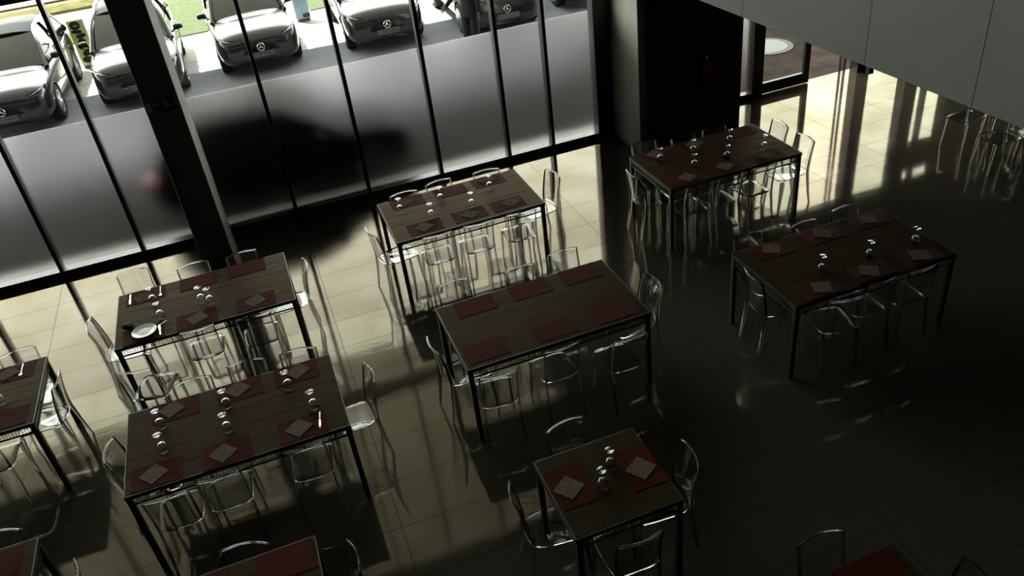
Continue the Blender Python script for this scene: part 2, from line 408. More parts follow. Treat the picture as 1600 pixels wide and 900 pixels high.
for a, b in ((10.26, 11.11), (11.41, 11.66), (11.71, 12.15)):
    bx(a, b, YF + .02, YF + .028, .05, 2.62).build('clear_pane', MT['pane'], wq)
bx(11.66, 11.71, YF - .05, YF + .08, 0, 2.62).build('mullion', MT['frame'], wq, bevel=.003)
bx(10.26, 12.15, YF - .05, YF + .08, 0, .03).build('sill_rail', MT['frame'], wq, bevel=.003)
struct(bx(11.11, 11.41, YF - .1, YF + .10, 0, 2.62), 'trim_12', MT['frame'], bevel=.004)
struct(bx(10.97, 12.2, YF - .14, YF - .105, 1.68, 2.30), 'trim_13', MT['frame'], bevel=.004)
struct(bx(12.15, 14, YF - .1, YF + .10, 0, 2.62), 'wall_front_right', MT['dark'])

# ------------------------------------------------------------------ outside ground
def ground(name, x0, x1, y0, y1, z, m): 
    return struct(bx(x0, x1, y0, y1, z - .3, z), name, m)
ground('gravel_strip', -40, 7.0, 11.78, 15.4, -.02, MT['gravel'])
struct(bx(-12, 7.0, 11.5, 11.78, -.32, .05), 'kerb', MT['kerb'], bevel=.01)
ground('road', -40, 6.6, 15.4, 20.0, -.03, MT['asphalt'])
ground('entrance_paving', 6.6, 40, 11.5, 16.6, -.01, MT['brown'])
ground('road_end', 6.6, 40, 16.6, 20.0, -.03, MT['asphalt'])
ground('sunlit_paving', -40, 40, 20.0, 20.97, -.03, MT['pave'])
ground('parking_paving', -40, 40, 21.0, 29.6, -.03, MT['pave'])
ground('paving_joint', -40, 40, 20.9, 21.1, -.045, MT['greyband'])
tag(struct(bx(-40, 40, 29.6, 30.7, -.3, .06), 'grass_verge', MT['hedge']))
ground('earth_strip', -40, 40, 30.7, 31.5, 0, MT['soil'])
ground('far_kerb', -40, 40, 31.5, 31.75, .05, MT['kerbbrown'])
ground('far_path', -40, 40, 31.75, 80, 0, MT['pave'])
ln = MB(); ln.box(-2.4, 1.4, 23.6, 28.8, -.2, .0); struct(ln, 'lawn', MT['grass'])
tag(struct(bx(-5.3, -3.75, 25.2, 26.6, -.2, .0), 'lawn_patch', MT['hedge']))
ln = MB(); ln.box(2.1, 4.6, 23.6, 28.8, -.2, .0); struct(ln, 'lawn_strip', MT['grass'])
struct(bx(-40, 40, 11.6, 27.0, 14.0, 14.6), 'roof_overhang', MT['soffit'])
struct(bx(-40, 40, 11.3, 11.6, 8.7, 14.6), 'wall_exterior_upper', MT['outwall'])
struct(bx(-40, -9.4, 11.3, 11.6, -.1, 8.7), 'wall_exterior_left', MT['outwall'])
struct(bx(14.2, 40, 11.3, 11.6, -.1, 8.7), 'wall_exterior_right', MT['outwall'])

# manhole by the entrance
mh = empty('manhole_cover', (9.62, 13.42, -.01)); tag(mh, 'round pale manhole cover with a dark iron ring outside the glass door', 'manhole cover')
b = MB(); b.lathe([(.0, 0), (.40, 0), (.40, .012), (0, .012)], 40); b.build('lid', MT['palecover'], mh)
b = MB(); b.lathe([(.41, 0), (.50, 0), (.50, .01), (.41, .01), (.41, 0)], 40); b.build('iron_ring', MT['iron'], mh)

# small dark slots in the floor
for (x, y), lab in (((.466, 7.535), 'short dark slot in the open floor, the middle one of a row of three'), ((.904, 7.497), 'short dark slot in the floor beside the table without napkins'), ((.002, 7.514), 'short dark slot in the floor by the corner of the left foreground table')):
    b = bx(x - .037, x + .037, y - .006, y + .006, 0, .002)
    tag(b.build('floor_slot', MT['blackplastic']), lab, 'floor slot', 'floor slots in a row')

# ------------------------------------------------------------------ tables
TL, TW, TH = 1.836, 1.083, 0.8775
def make_table(L, W, name, rows, along_x=True):
    t = empty(name)
    tp = MB(); e = .008
    x0, x1, y0, y1 = -L / 2 + e, L / 2 - e, -W / 2 + e, W / 2 - e
    random.seed(3)
    if along_x:
        y = y0
        for i, fr in enumerate(rows):
            yy = y + fr * (y1 - y0); cut = x0
            joints = [random.uniform(-.35, .35) * L] if i % 2 == 0 else []
            xs = [x0] + joints + [x1]
            for a, c in zip(xs[:-1], xs[1:]):
                tp.box(a + .0008, c - .0008, y + .002, yy - .002, TH - .030, TH)
            y = yy
    else:
        x = x0
        for fr in rows:
            xx = x + fr * (x1 - x0); tp.box(x + .002, xx - .002, y0, y1, TH - .03, TH); x = xx
    tp.build('tabletop', MT['wood'], t, bevel=.0015)
    fb = MB(); h0, h1 = TH - .040, TH - .001
    fb.box(-L / 2, L / 2, -W / 2, -W / 2 + .007, h0, h1); fb.box(-L / 2, L / 2, W / 2 - .007, W / 2, h0, h1)
    fb.box(-L / 2, -L / 2 + .007, -W / 2 + .007, W / 2 - .007, h0, h1); fb.box(L / 2 - .007, L / 2, -W / 2 + .007, W / 2 - .007, h0, h1)
    fb.box(-L / 2 + .007, L / 2 - .007, -W / 2 + .007, W / 2 - .007, TH - .034, TH - .031)
    z0, z1 = TH - .120, TH - .106
    i0 = .012
    fb.box(-L / 2 + .05, L / 2 - .05, -W / 2 + i0, -W / 2 + i0 + .013, z0, z1); fb.box(-L / 2 + .05, L / 2 - .05, W / 2 - i0 - .013, W / 2 - i0, z0, z1)
    fb.box(-L / 2 + i0, -L / 2 + i0 + .013, -W / 2 + .05, W / 2 - .05, z0, z1); fb.box(L / 2 - i0 - .013, L / 2 - i0, -W / 2 + .05, W / 2 - .05, z0, z1)
    fb.build('frame', MT['steel'], t)
    wm = MB(); p = .026; r = .0021
    def wires(a0, a1, fixed, horizontal_x):
        n = int((a1 - a0) / p)
        for k in range(n + 1):
            a = a0 + (a1 - a0) * k / n
            if horizontal_x: wm.box(a - r, a + r, fixed - r, fixed + r, z1, h0)
            else: wm.box(fixed - r, fixed + r, a - r, a + r, z1, h0)
        for k in range(1, 3):
            z = z1 + (h0 - z1) * k / 3
            if horizontal_x: wm.box(a0, a1, fixed - r, fixed + r, z - r, z + r)
            else: wm.box(fixed - r, fixed + r, a0, a1, z - r, z + r)
    wires(-L / 2 + .05, L / 2 - .05, -W / 2 + i0 + .006, True); wires(-L / 2 + .05, L / 2 - .05, W / 2 - i0 - .006, True)
    wires(-W / 2 + .05, W / 2 - .05, -L / 2 + i0 + .006, False); wires(-W / 2 + .05, W / 2 - .05, L / 2 - i0 - .006, False)
    wm.build('wire_apron', MT['steel'], t)
    q = .046
    for sx in (-1, 1):
        for sy in (-1, 1):
            cx, cy_ = sx * (L / 2 - q / 2 - .004), sy * (W / 2 - q / 2 - .004)
            lb = MB(); lb.box(cx - q / 2, cx + q / 2, cy_ - q / 2, cy_ + q / 2, 0, h0)
            lb.build('leg', MT['steel'], t, bevel=.003)
    return t

TABLES = dict(A=(-1.101, 8.170), B=(-.930, 5.956), C=(1.974, 8.741), D=(2.014, 6.169), E=(5.216, 8.236), F=(5.046, 5.602),
              H=(-3.595, 7.34), I=(-1.392, 3.826), J=(-3.381, 4.756), K=(2.164, 2.070))
TDESC = dict(A='the table beside the square column', B='the long table in the left foreground', C='the middle table along the glazing',
             D='the table without napkins', E='the table before the dark pillar', F='the shadowy table at far right',
             G='the small table for two', H='the table cut by the left edge', I='the table cut off below, left',
             J='the table in the bottom left corner', K='the table in the bottom right corner')
TLAB = dict(A='long plank table with a white plate, standing beside the square concrete column',
            B='long plank table with six napkins in the left foreground', C='long plank table on black steel legs, middle one along the glazing',
            D='long plank table with bare red mats and no napkins, in the middle of the room',
            E='long dark plank table standing before the dark pillar', F='long plank table in deep shadow at far right',
            H='plank table cut off by the left edge of the photo, behind the left foreground table',
            I='plank table cut off at the bottom of the photo, left of centre',
            J='dark plank table in the bottom left corner of the photo, with one leg showing',
            K='dark plank table with a red mat in the bottom right corner of the photo')
ROWS = (.18, .22, .22, .22, .16)
proto = make_table(TL, TW, 'dining_table', ROWS)
for i, (n, (x, y)) in enumerate(TABLES.items()):
    if i == 0:
        proto.location = (x, y, 0); tag(proto, TLAB[n], 'table', 'long plank tables')
    else:
        dup(proto, (x, y, 0), 0 if i % 2 else PI, TLAB[n], 'long plank tables', 'table')
tg = make_table(.845, .815, 'dining_table', (.31, .36, .33), False)
tg.location = (1.6415, 3.9225, 0); tag(tg, 'small square plank table set for two, in the front of the room', 'table')
TABLES['G'] = (1.6415, 3.9225)

# ------------------------------------------------------------------ chairs
def make_chair():
    c = empty('dining_chair'); m = MT['chair']
    H = .868
    def ypost(z):
        t = (z - .44) / (H - .44)
        return -.205 - .018 * t - .047 * t * t
    def seat(u, v):
        x = (u - .5); y = v - .5
        wd = .375 - .03 * (1 - v)
        sx = math.copysign(abs(2 * x) ** .85, x) / 2
        dip = .014 * (1 - (2 * x) ** 2) * (1 - (2 * y) ** 2)
        corner = .02 * (abs(2 * x) ** 6) * (abs(2 * y) ** 6)
        return (sx * (wd - 2 * corner), -.195 + v * .415 - math.copysign(corner, y), .452 - dip - .006 * max(0, v - .8) * 5)
    b = MB()
    b.slab(seat, 14, 14, lambda u, v: (0, 0, -.0065 - .005 * (max(abs(2 * u - 1), abs(2 * v - 1)) ** 10)))
    b.build('seat', m, c, smooth=True, angle=50)
    b = MB()
    def back(u, v):
        z = .468 + v * (H - .468); x = (u - .5) * 2
        return (x * (.157 + .006 * v), ypost(z) - .034 * (1 - x * x), z + .006 * (1 - x * x) * v)
    b.slab(back, 14, 10, lambda u, v: (0, .011, 0))
    b.tube([Vector(back(i / 14, 1)) + Vector((0, .0055, .004)) for i in range(15)], .0085, 12)
    b.build('backrest', m, c, smooth=True, angle=50)
    def leg(path):
        b = MB(); rings = []
        for (x, y, z, wx, wy) in path:
            ch = .3
            pts = [(-wx, -wy * (1 - ch)), (-wx * (1 - ch), -wy), (wx * (1 - ch), -wy), (wx, -wy * (1 - ch)), (wx, wy * (1 - ch)), (wx * (1 - ch), wy), (-wx * (1 - ch), wy), (-wx, wy * (1 - ch))]
            rings.append([(x + px, y + py, z) for px, py in pts])
        b.loft(rings); b.build('leg', MT['chairleg'], c, smooth=True, angle=60)
    for s in (-1, 1):
        leg([(s * .178, .222, 0, .009, .010), (s * .172, .205, .2, .012, .013), (s * .166, .190, .42, .014, .017)])
        pth = [(s * .176, -.268, 0, .009, .010), (s * .172, -.236, .2, .011, .014), (s * .168, -.208, .44, .0105, .018)]
        for k in range(1, 7):
            z = .44 + (H - .44) * k / 6; pth.append((s * (.168 + .005 * k / 6), ypost(z), z, .0095 - .002 * k / 6, .018 - .009 * k / 6))
        leg(pth)
    return c

CH = """A1 -1.890 9.22 4 far|A2 -1.216 9.010 1 far|A3 -.660 8.96 5 far|A4 .000 8.300 -90 right|A5 -2.297 8.273 -91 left|A6 -1.829 7.169 -15 near|A7 -1.218 7.60 0 near|A8 -.648 7.545 -2 near
B1 -1.283 6.725 0 far|B2 -.780 6.766 -5 far|B3 -.290 6.70 -8 far|B4 .280 6.040 -84 right|B5 -1.995 6.077 -99 left|B6 -1.532 5.281 0 near|B7 -1.117 5.313 0 near|B8 -.430 5.330 -4 near
C1 1.430 9.420 1 far|C2 1.912 9.488 7 far|C3 2.558 9.446 -6 far|C4 3.276 8.890 -79 right|C5 .837 8.630 -78 left|C6 1.534 8.150 -2 near|C7 2.028 8.150 -2 near|C8 2.569 8.140 -3 near
D1 1.395 7.092 3 far|D2 2.109 7.003 2 far|D3 2.630 7.073 1 far|D4 3.210 6.130 -83 right|D5 .914 6.143 -84 left|D6 1.324 5.455 -6 near|D7 1.980 5.545 2 near|D8 2.590 5.375 1 near
E1 4.657 9.067 -1 far|E2 5.186 8.960 2 far|E3 5.665 8.960 -2 far|E4 6.46 8.60 -90 right|E5 6.449 8.052 -88 right|E6 4.110 8.31 -88 left|E7 4.660 7.640 -1 near|E8 5.085 7.630 4 near|E9 5.551 7.640 0 near
F1 4.475 6.370 1 far|F2 5.098 6.280 6 far|F3 5.666 6.333 0 far|F4 4.085 5.690 -92 left|F5 4.601 4.942 -12 near|F6 5.058 5.020 -3 near|F7 5.525 5.005 1 near
G1 .970 4.070 -95 left|G2 2.329 3.885 -96 right|G3 1.619 3.334 -1 near|G4 1.60 4.61 8 far
H1 -3.00 8.13 10 far|H2 -2.55 7.40 -95 right|H3 -3.200 6.740 0 near
I1 -.968 4.493 -14 far|I2 -.246 4.064 -84 right
J1 -2.78 5.48 -10 far|J2 -2.17 4.78 -88 right
K1 2.70 2.84 -2 far|K2 3.38 2.18 -100 right"""
entries = [e.split() for l in CH.splitlines() for e in l.split('|')]
ORD = {1: ['the only one'], 2: ['left', 'right'], 3: ['left', 'middle', 'right']}
SIDE = dict(far='window side', near='camera side', left='left end', right='right end')
chair0 = make_chair()
first = True
XL = {'A6': 'clear chair pulled askew from the near left corner of ' + TDESC['A'],
      'A5': 'clear chair tilted at the left end of ' + TDESC['A'],
      'E4': 'farther clear chair at the right end of ' + TDESC['E'], 'E5': 'nearer clear chair at the right end of ' + TDESC['E']}
for e in entries:
    n, x, y, a, side = e[0], float(e[1]), float(e[2]), math.radians(float(e[3])), e[4]
    rz = a if side in ('near', 'left') else a + PI
    px, py = x - math.sin(rz) * .27, y + math.cos(rz) * .27
    same = sorted([k for k in entries if k[0][0] == n[0] and k[4] == side], key=lambda k: float(k[1]))
    i = [k[0] for k in same].index(n)
    if n in XL: lab = XL[n]
    elif side in ('left', 'right') or len(same) == 1:
        lab = 'clear chair on the %s of %s' % (SIDE[side], TDESC[n[0]]) if side in ('near', 'far') else 'clear chair at the %s of %s' % (SIDE[side], TDESC[n[0]])
    else: lab = '%s clear chair on the %s of %s' % (ORD[len(same)][i], SIDE[side], TDESC[n[0]])
    if first:
        chair0.location = (px, py, 0); chair0.rotation_euler = (0, 0, rz); tag(chair0, lab, 'chair', 'clear chairs at the tables'); first = False
    else:
        dup(chair0, (px, py, 0), rz, lab, 'clear chairs at the tables', 'chair')
for (x, y, a), lab in zip([(9.22, 8.15, 95), (9.05, 7.42, 80), (9.62, 7.30, 100), (9.75, 8.0, 60)],
                          ['left rear', 'left front', 'right front', 'right rear']):
    dup(chair0, (x, y, 0), math.radians(a), '%s clear chair of the four under the white parapet' % lab, 'clear chairs under the mezzanine', 'chair')

# ------------------------------------------------------------------ table settings
MATS = dict(
 A=[(-.616, .39), (-.052, .39), (.482, .395), (-.631, -.395), (-.098, -.39), (.515, -.375)],
 B=[(-.501, .395), (.065, .395), (.587, .395), (-.659, -.385), (-.097, -.39), (.537, -.385)],
 C=[(-.561, .395), (0, .385), (.508, .39), (-.524, -.345), (.029, -.335), (.513, -.33)],
 D=[(-.543, .39), (.048, .395), (.606, .395), (-.668, -.34), (-.003, -.35), (.611, -.357)],
 E=[(-.604, .395), (-.03, .380), (.614, .390), (-.673, -.375), (-.092, -.366), (.508, -.387)],
 F=[(-.527, .395), (.054, .388), (.66, .395), (-.583, -.391), (.035, -.383), (.599, -.395)],
 H=[(-.02, .39), (.62, .39), (.05, -.37), (.644, -.365)], G=[(-.253, .06), (.284, .0)],
 I=[(.69, .385), (.10, .385)], J=[(.62, .36)], K=[(.62, .385), (.0, .385)])
NAPS = dict(
 A=[(-.65, .355), (-.092, -.383), (.511, -.363)], B=[(-.53, .41), (.049, .41), (.6, .41), (-.685, -.377), (-.129, -.390), (.505, -.382)],
 C=[(-.60, .40), (.503, .40), (-.538, -.350), (.039, -.338), (.562, -.328)],
 E=[(-.615, .41), (-.038, .40), (-.596, -.374), (-.064, -.358), (.514, -.380)],
 F=[(-.53, .405), (.086, .40), (.649, .40), (-.535, -.40), (.017, -.384), (.604, -.40)],
 G=[(-.278, .044), (.283, -.016)], H=[(.577, .40)])
NANG = dict(A=28, B=33, C=32, E=30, F=-30, G=37, H=30)
GLS = dict(
 A=[(-.531, .199), (-.453, -.165), (-.029, -.065), (.061, -.145)], B=[(-.621, .214), (-.056, .214), (.493, .214), (-.602, -.115), (-.07, -.115), (.668, -.17)],
 C=[(-.696, .189), (-.174, .199), (.46, .171), (-.392, -.150), (.121, -.150)],
 E=[(-.648, .204), (-.182, .195), (.359, .205), (-.381, -.173), (.076, -.180), (.606, -.193)],
 F=[(-.37, -.178), (.174, -.195), (.715, -.205)], G=[(.088, .1), (-.049, -.054)], H=[(.587, -.076)])
def pos_words(pts, i, multi_row):
    x, y = pts[i]
    row = [p for p in pts if (p[1] > 0) == (y > 0)] if multi_row else pts
    row = sorted(row); k = row.index((x, y)); n = len(row)
    w_ = {1: [''], 2: ['left', 'right'], 3: ['left', 'middle', 'right'], 4: ['leftmost', 'second', 'third', 'rightmost']}[n][k]
    s = ('window side' if y > 0 else 'camera side') if multi_row else ''
    return w_, s
def mat_mesh():
    b = MB(); L, W = .41, .28; n = 28
    for k in range(n):
        y0 = -W / 2 + W * k / n; b.box(-L / 2, L / 2, y0 + .0008, y0 + W / n - .0004, .0005, .004)
    b.box(-L / 2 + .003, L / 2 - .003, -W / 2, W / 2, 0, .0015)
    return b
mat0 = None
for n, pts in MATS.items():
    for i, (u, v) in enumerate(pts):
        x, y = TABLES[n]
        if n == 'G': lab = '%s red slatted placemat on %s' % (('left', 'right')[i], TDESC[n])
        else:
            w_, s = pos_words(pts, i, True); lab = ('%s red slatted placemat on the %s of %s' % (w_, s, TDESC[n])).strip()
        rz = PI / 2 if n == 'G' else math.radians(random.uniform(-1.5, 1.5))
        if mat0 is None:
            mat0 = mat_mesh().build('placemat', MT['mat']); o = mat0
        else:
            o = mat0.copy(); COL.objects.link(o)
        o.location = (x + u, y + v, TH); o.rotation_euler = (0, 0, rz); tag(o, lab, 'placemat', 'red slatted placemats')
def nap_mesh():
    b = MB(); s = .086
    for k in range(3):
        def fn(u, v, k=k):
            x, y = (u - .5) * 2 * s, (v - .5) * 2 * s
            return (x, y, .0016 + .0016 * k + .0006 * k * math.sin(9 * u + 4 * v) + .002 * k * (u > .9) * .3)
        b.slab(fn, 8, 8, lambda u, v: (0, 0, -.0014))
    return b
nap0 = None
for n, pts in NAPS.items():
    for i, (u, v) in enumerate(pts):
        x, y = TABLES[n]
        w_, s = pos_words(pts, i, n not in ('G', 'H'))
        lab = '%s pale folded napkin %s%s' % (w_, ('on the %s of ' % s) if s else 'on ', TDESC[n]); lab = lab.strip()
        rz = math.radians(NANG[n] + random.uniform(-7, 7))
        if nap0 is None:
            nap0 = nap_mesh().build('napkin', MT['napkin'], smooth=True); o = nap0
        else:
            o = nap0.copy(); COL.objects.link(o)
        o.location = (x + u, y + v, TH + .0043); o.rotation_euler = (0, 0, rz); tag(o, lab, 'napkin', 'folded paper napkins')
def glass_make():
    g = empty('wine_glass')
    # upside-down goblet: rim on the table, foot in the air
    out = [(.0355, 0), (.0385, .015), (.0410, .035), (.0400, .055), (.0345, .072), (.024, .084), (.012, .090), (.0055, .096)]
    inn = [(.0042, .0882), (.0105, .0868), (.0225, .0812), (.0328, .0703), (.0383, .0543), (.0393, .035), (.0369, .015), (.0342, 0)]
    b = MB(); prof = [(.0001, .097)] + [(.0045, .097)] + out[::-1] + inn[::-1] + [(.0001, .0888)]
    b.lathe(prof, 28); b.build('bowl', MT['glass'], g, smooth=True, angle=60)
    b = MB(); b.lathe([(.0001, .0972), (.0045, .0972), (.0036, .125), (.0042, .160), (.008, .170), (.0001, .170)], 16); b.build('stem', MT['glass'], g, smooth=True, angle=60)
    b = MB(); b.lathe([(.0001, .1702), (.008, .1702), (.020, .1745), (.0345, .1785), (.036, .180), (.0345, .1812), (.0001, .182)], 28); b.build('foot', MT['glass'], g, smooth=True, angle=60)
    return g
g0 = glass_make(); gf = True
for n, pts in GLS.items():
    for i, (u, v) in enumerate(pts):
        x, y = TABLES[n]
        multi = n in ('B', 'C', 'E')
        w_, s = pos_words(pts, i, multi)
        lab = '%s upturned wine glass %s%s' % (w_, ('on the %s of ' % s) if s else 'on ', TDESC[n]); lab = lab.strip()
        if n == 'A': lab = ['upturned wine glass by the window edge of ', 'upturned wine glass behind the white plate on ', 'left of two upturned wine glasses side by side on ', 'right of two upturned wine glasses side by side on '][i] + TDESC[n]
        if gf:
            g0.location = (x + u, y + v, TH + .0005); tag(g0, lab, 'wine glass', 'upturned wine glasses'); gf = False
        else: dup(g0, (x + u, y + v, TH + .0005), i * 1.3, lab, 'upturned wine glasses', 'wine glass')

# plate, cutlery, black napkin on table A and others
def P(n, u, v, z=0): return (TABLES[n][0] + u, TABLES[n][1] + v, TH + z)
pl = empty('dinner_plate', P('A', -.619, -.372, .0045)); tag(pl, 'white round dinner plate with a used fork on the table beside the column', 'plate')
b = MB(); b.lathe([(.0001, 0), (.070, 0), (.078, .004), (.118, .018), (.125, .021), (.124, .024), (.116, .022), (.080, .008), (.0001, .006)], 48); b.build('dish', MT['ceramic'], pl, smooth=True, angle=50)
b = MB(); b.lathe([(.0001, .0062), (.070, .0064), (.073, .0072), (.068, .0078), (.0001, .0074)], 40); b.build('plate_centre', MT['plated'], pl, smooth=True)
def knife_mesh():
    b = MB(); rings = []
    for (y, wx, z) in [(-.10, .004, .004), (-.098, .007, .004), (-.04, .006, .004), (.0, .0045, .004), (.004, .009, .0035), (.06, .0095, .003), (.09, .007, .003), (.102, .002, .003)]:
        h = .0024 if y < 0 else .001
        rings.append([(-wx, y, z - h), (wx, y, z - h), (wx, y, z + h), (-wx, y, z + h)])
    b.loft(rings); return b
def spoon_mesh():
    b = MB()
    def fn(u, v):
        y = .055 + v * .045; wd = .0155 * math.sqrt(max(0.02, 1 - (2 * v - 1) ** 2)); x = (2 * u - 1) * wd
        return (x, y, .0055 - .004 * (1 - (2 * u - 1) ** 2) * (1 - (2 * v - 1) ** 2))
    b.slab(fn, 6, 8, lambda u, v: (0, 0, -.0012))
    b.tube([(0, -.10, .004), (0, -.02, .005), (0, .057, .005)], [.005, .0032, .0028], 8, .5); return b
def fork_mesh():
    b = MB(); b.tube([(0, -.10, .004), (0, -.02, .005), (0, .05, .004)], [.005, .0032, .003], 8, .5)
    b.box(-.010, .010, .048, .062, .003, .005)
    for k in range(4): b.box(-.010 + k * .0058, -.010 + k * .0058 + .0026, .062, .10, .003, .005)
    return b
def lay(name, mb, loc, rz, lab, tilt=(0, 0)):
    o = mb.build(name, MT['chrome'], smooth=True); o.location = loc; o.rotation_euler = (tilt[0], tilt[1], rz); tag(o, lab, name.split('_')[-1]); return o
lay('table_knife', knife_mesh(), P('A', -.785, .385, .0045), PI, 'steel knife on the left red mat beside the window edge of the column table')
lay('table_spoon', spoon_mesh(), P('A', -.464, .392, .0045), PI, 'steel spoon on the left window-side mat of the column table')
lay('table_fork', fork_mesh(), P('A', -.475, -.372, .029), math.radians(118), 'steel fork resting across the rim of the white plate', (math.radians(-6), 0))
lay('table_knife', knife_mesh(), P('A', -.468, -.408, .0045), math.radians(4), 'steel knife upright on the red mat right of the white plate')
lay('table_knife', knife_mesh(), P('B', .687, -.361, .0045), PI + math.radians(-8), 'steel knife on the rightmost near mat of the left foreground table')
lay('table_spoon', spoon_mesh(), P('H', .703, .40, .0045), PI, 'steel spoon on the mat of the table cut by the left edge')
b = MB(); random.seed(5)
rings = []
for i in range(9):
    ph = PI * i / 8; ring = []
    for k in range(14):
        a = 2 * PI * k / 14; r = (.052 * math.sin(ph) + .002) * (1 + .35 * math.sin(3 * a + i) + random.uniform(-.12, .12))
        ring.append((r * math.cos(a), r * .75 * math.sin(a), .03 - .029 * math.cos(ph)))
    rings.append(ring)
b.loft(rings)
o = b.build('crumpled_napkin', MT['blackcloth'], smooth=True, angle=80); o.location = P('A', -.775, -.205, .001); tag(o, 'crumpled black cloth napkin beside the white plate', 'napkin')

# ------------------------------------------------------------------ exit sign and extinguisher
es = empty('exit_sign', (-1.0, 9.598, 2.575)); tag(es, 'green exit sign with a running figure on the square column', 'exit sign')
bx(-.162, .162, -.014, 0, -.07, .07).build('sign_panel', MT['signgreen'], es, bevel=.002)
bx(-.15, -.09, -.017, -.014, -.058, .058).build('door_symbol', MT['signwhite'], es)
b = MB(); yy = -.0165
def stick(p, q, wd):
    d = Vector((q[0] - p[0], 0, q[1] - p[1])); n_ = Vector((-d.z, 0, d.x)).normalized() * wd / 2
    pts = [Vector((p[0], 0, p[1])) + n_, Vector((p[0], 0, p[1])) - n_, Vector((q[0], 0, q[1])) - n_, Vector((q[0], 0, q[1])) + n_]
    b.add([(v.x, -.0142, v.z) for v in pts] + [(v.x, yy, v.z) for v in pts], [(0, 1, 2, 3), (4, 7, 6, 5), (0, 4, 5, 1), (1, 5, 6, 2), (2, 6, 7, 3), (3, 7, 4, 0)])
stick((-.07, .015), (.01, .015), .012); stick((-.07, .015), (-.045, .042), .012); stick((-.07, .015), (-.045, -.012), .012)
b.build('arrow', MT['signwhite'], es)
b = MB()
stick((.055, .03), (.07, -.005), .02); stick((.068, -.005), (.045, -.045), .012); stick((.07, -.005), (.095, -.022), .012); stick((.095, -.022), (.115, -.012), .011)
stick((.057, .028), (.03, .012), .009); stick((.057, .03), (.085, .02), .009); stick((.085, .02), (.098, .034), .009)
b.lathe([(.0001, -.0025), (.011, -.0025), (.011, 0), (.0001, 0)], 12)
for i in range(len(b.v) - 48, len(b.v)):
    x, y, z = b.v[i]; b.v[i] = (x + .045, -.0142 + z, y + .048)
b.build('running_figure', MT['signwhite'], es)

fe = empty('fire_extinguisher', (6.37, 10.30, .80)); tag(fe, 'red fire extinguisher hanging on the dark pillar', 'fire extinguisher')
b = MB(); b.lathe([(.0001, 0), (.07, 0), (.078, .01), (.078, .40), (.070, .44), (.045, .475), (.022, .49), (.022, .51), (.0001, .51)], 28); b.build('cylinder', MT['red'], fe, smooth=True)
bx(-.012, .012, -.09, .02, .51, .535).build('handle', MT['blackplastic'], fe, bevel=.003)
bx(-.012, .012, -.09, .02, .55, .565).build('lever', MT['blackplastic'], fe, bevel=.003)
b = MB(); b.lathe([(.0001, .505), (.02, .505), (.02, .56), (.0001, .56)], 12); b.build('valve', MT['chrome'], fe, smooth=True)
b = MB(); b.tube([(.015, -.03, .53), (.07, -.04, .52), (.10, -.03, .42), (.095, -.01, .25), (.09, 0, .12)], .012, 8); b.build('hose', MT['blackplastic'], fe, smooth=True)
bx(-.05, .05, .072, .086, .10, .46).build('wall_bracket', MT['steel'], fe)
b = MB(); b.box(-.055, .055, -.0795, -.0775, .14, .32); 
def wrap(v):
    a = v[0] / .078; r = .0785 - (v[1] + .0785) 
    return (r * math.sin(a), -r * math.cos(a), v[2])
bb = MB(); bb.slab(lambda u, v: (.0792 * math.sin((u - .5) * 1.4), -.0792 * math.cos((u - .5) * 1.4), .15 + .17 * v), 8, 1, lambda u, v: (-.001 * math.sin((u - .5) * 1.4), .001 * math.cos((u - .5) * 1.4), 0))
bb.build('instruction_band', MT['redband'], fe)

# ------------------------------------------------------------------ cars
def text_mesh(s, size, m, name, parent, loc, rot):
    cu = bpy.data.curves.new(name, 'FONT'); cu.body = s; cu.size = size; cu.extrude = .002; cu.align_x = 'CENTER'; cu.align_y = 'CENTER'; cu.resolution_u = 2
    o = bpy.data.objects.new(name, cu); COL.objects.link(o)
    dg = bpy.context.evaluated_depsgraph_get(); me = bpy.data.meshes.new_from_object(o.evaluated_get(dg)); bpy.data.objects.remove(o)
    o = bpy.data.objects.new(name, me); COL.objects.link(o); me.materials.append(m); o.parent = parent; o.location = loc; o.rotation_euler = rot
    return o

def body_mesh(pname):
    # stations: y, half width, z bottom, z shoulder, z centre top
    st = [(.00, .50, .34, .60, .66), (.03, .66, .27, .68, .74), (.10, .78, .23, .76, .83), (.25, .86, .21, .84, .92), (.50, .905, .21, .89, .98), (.85, .915, .21, .925, 1.02), (1.20, .915, .22, .95, 1.06),
          (1.5, .915, .22, .97, 1.06), (2.3, .915, .22, .985, 1.02), (3.2, .915, .22, 1.0, 1.02), (3.9, .905, .23, 1.01, 1.03), (4.3, .87, .26, 1.0, 1.03), (4.48, .80, .32, .93, .96), (4.55, .70, .40, .82, .84)]
    b = MB(); rings = []
    for (y, w_, zb, zs, zc) in st:
        half = [(0, zb), (w_ * .75, zb), (w_ * .95, zb + .06), (w_, zb + (zs - zb) * .35), (w_ * 1.0, zb + (zs - zb) * .62), (w_ * .985, zs - .09), (w_ * .945, zs - .01), (w_ * .80, zs + .6 * (zc - zs) - .01), (w_ * .45, zc - .004), (0, zc)]
        ring = [(x, y, z) for x, z in half] + [(-x, y, z) for x, z in half[-2:0:-1]]
        rings.append(ring)
    b.loft(rings)
    return b

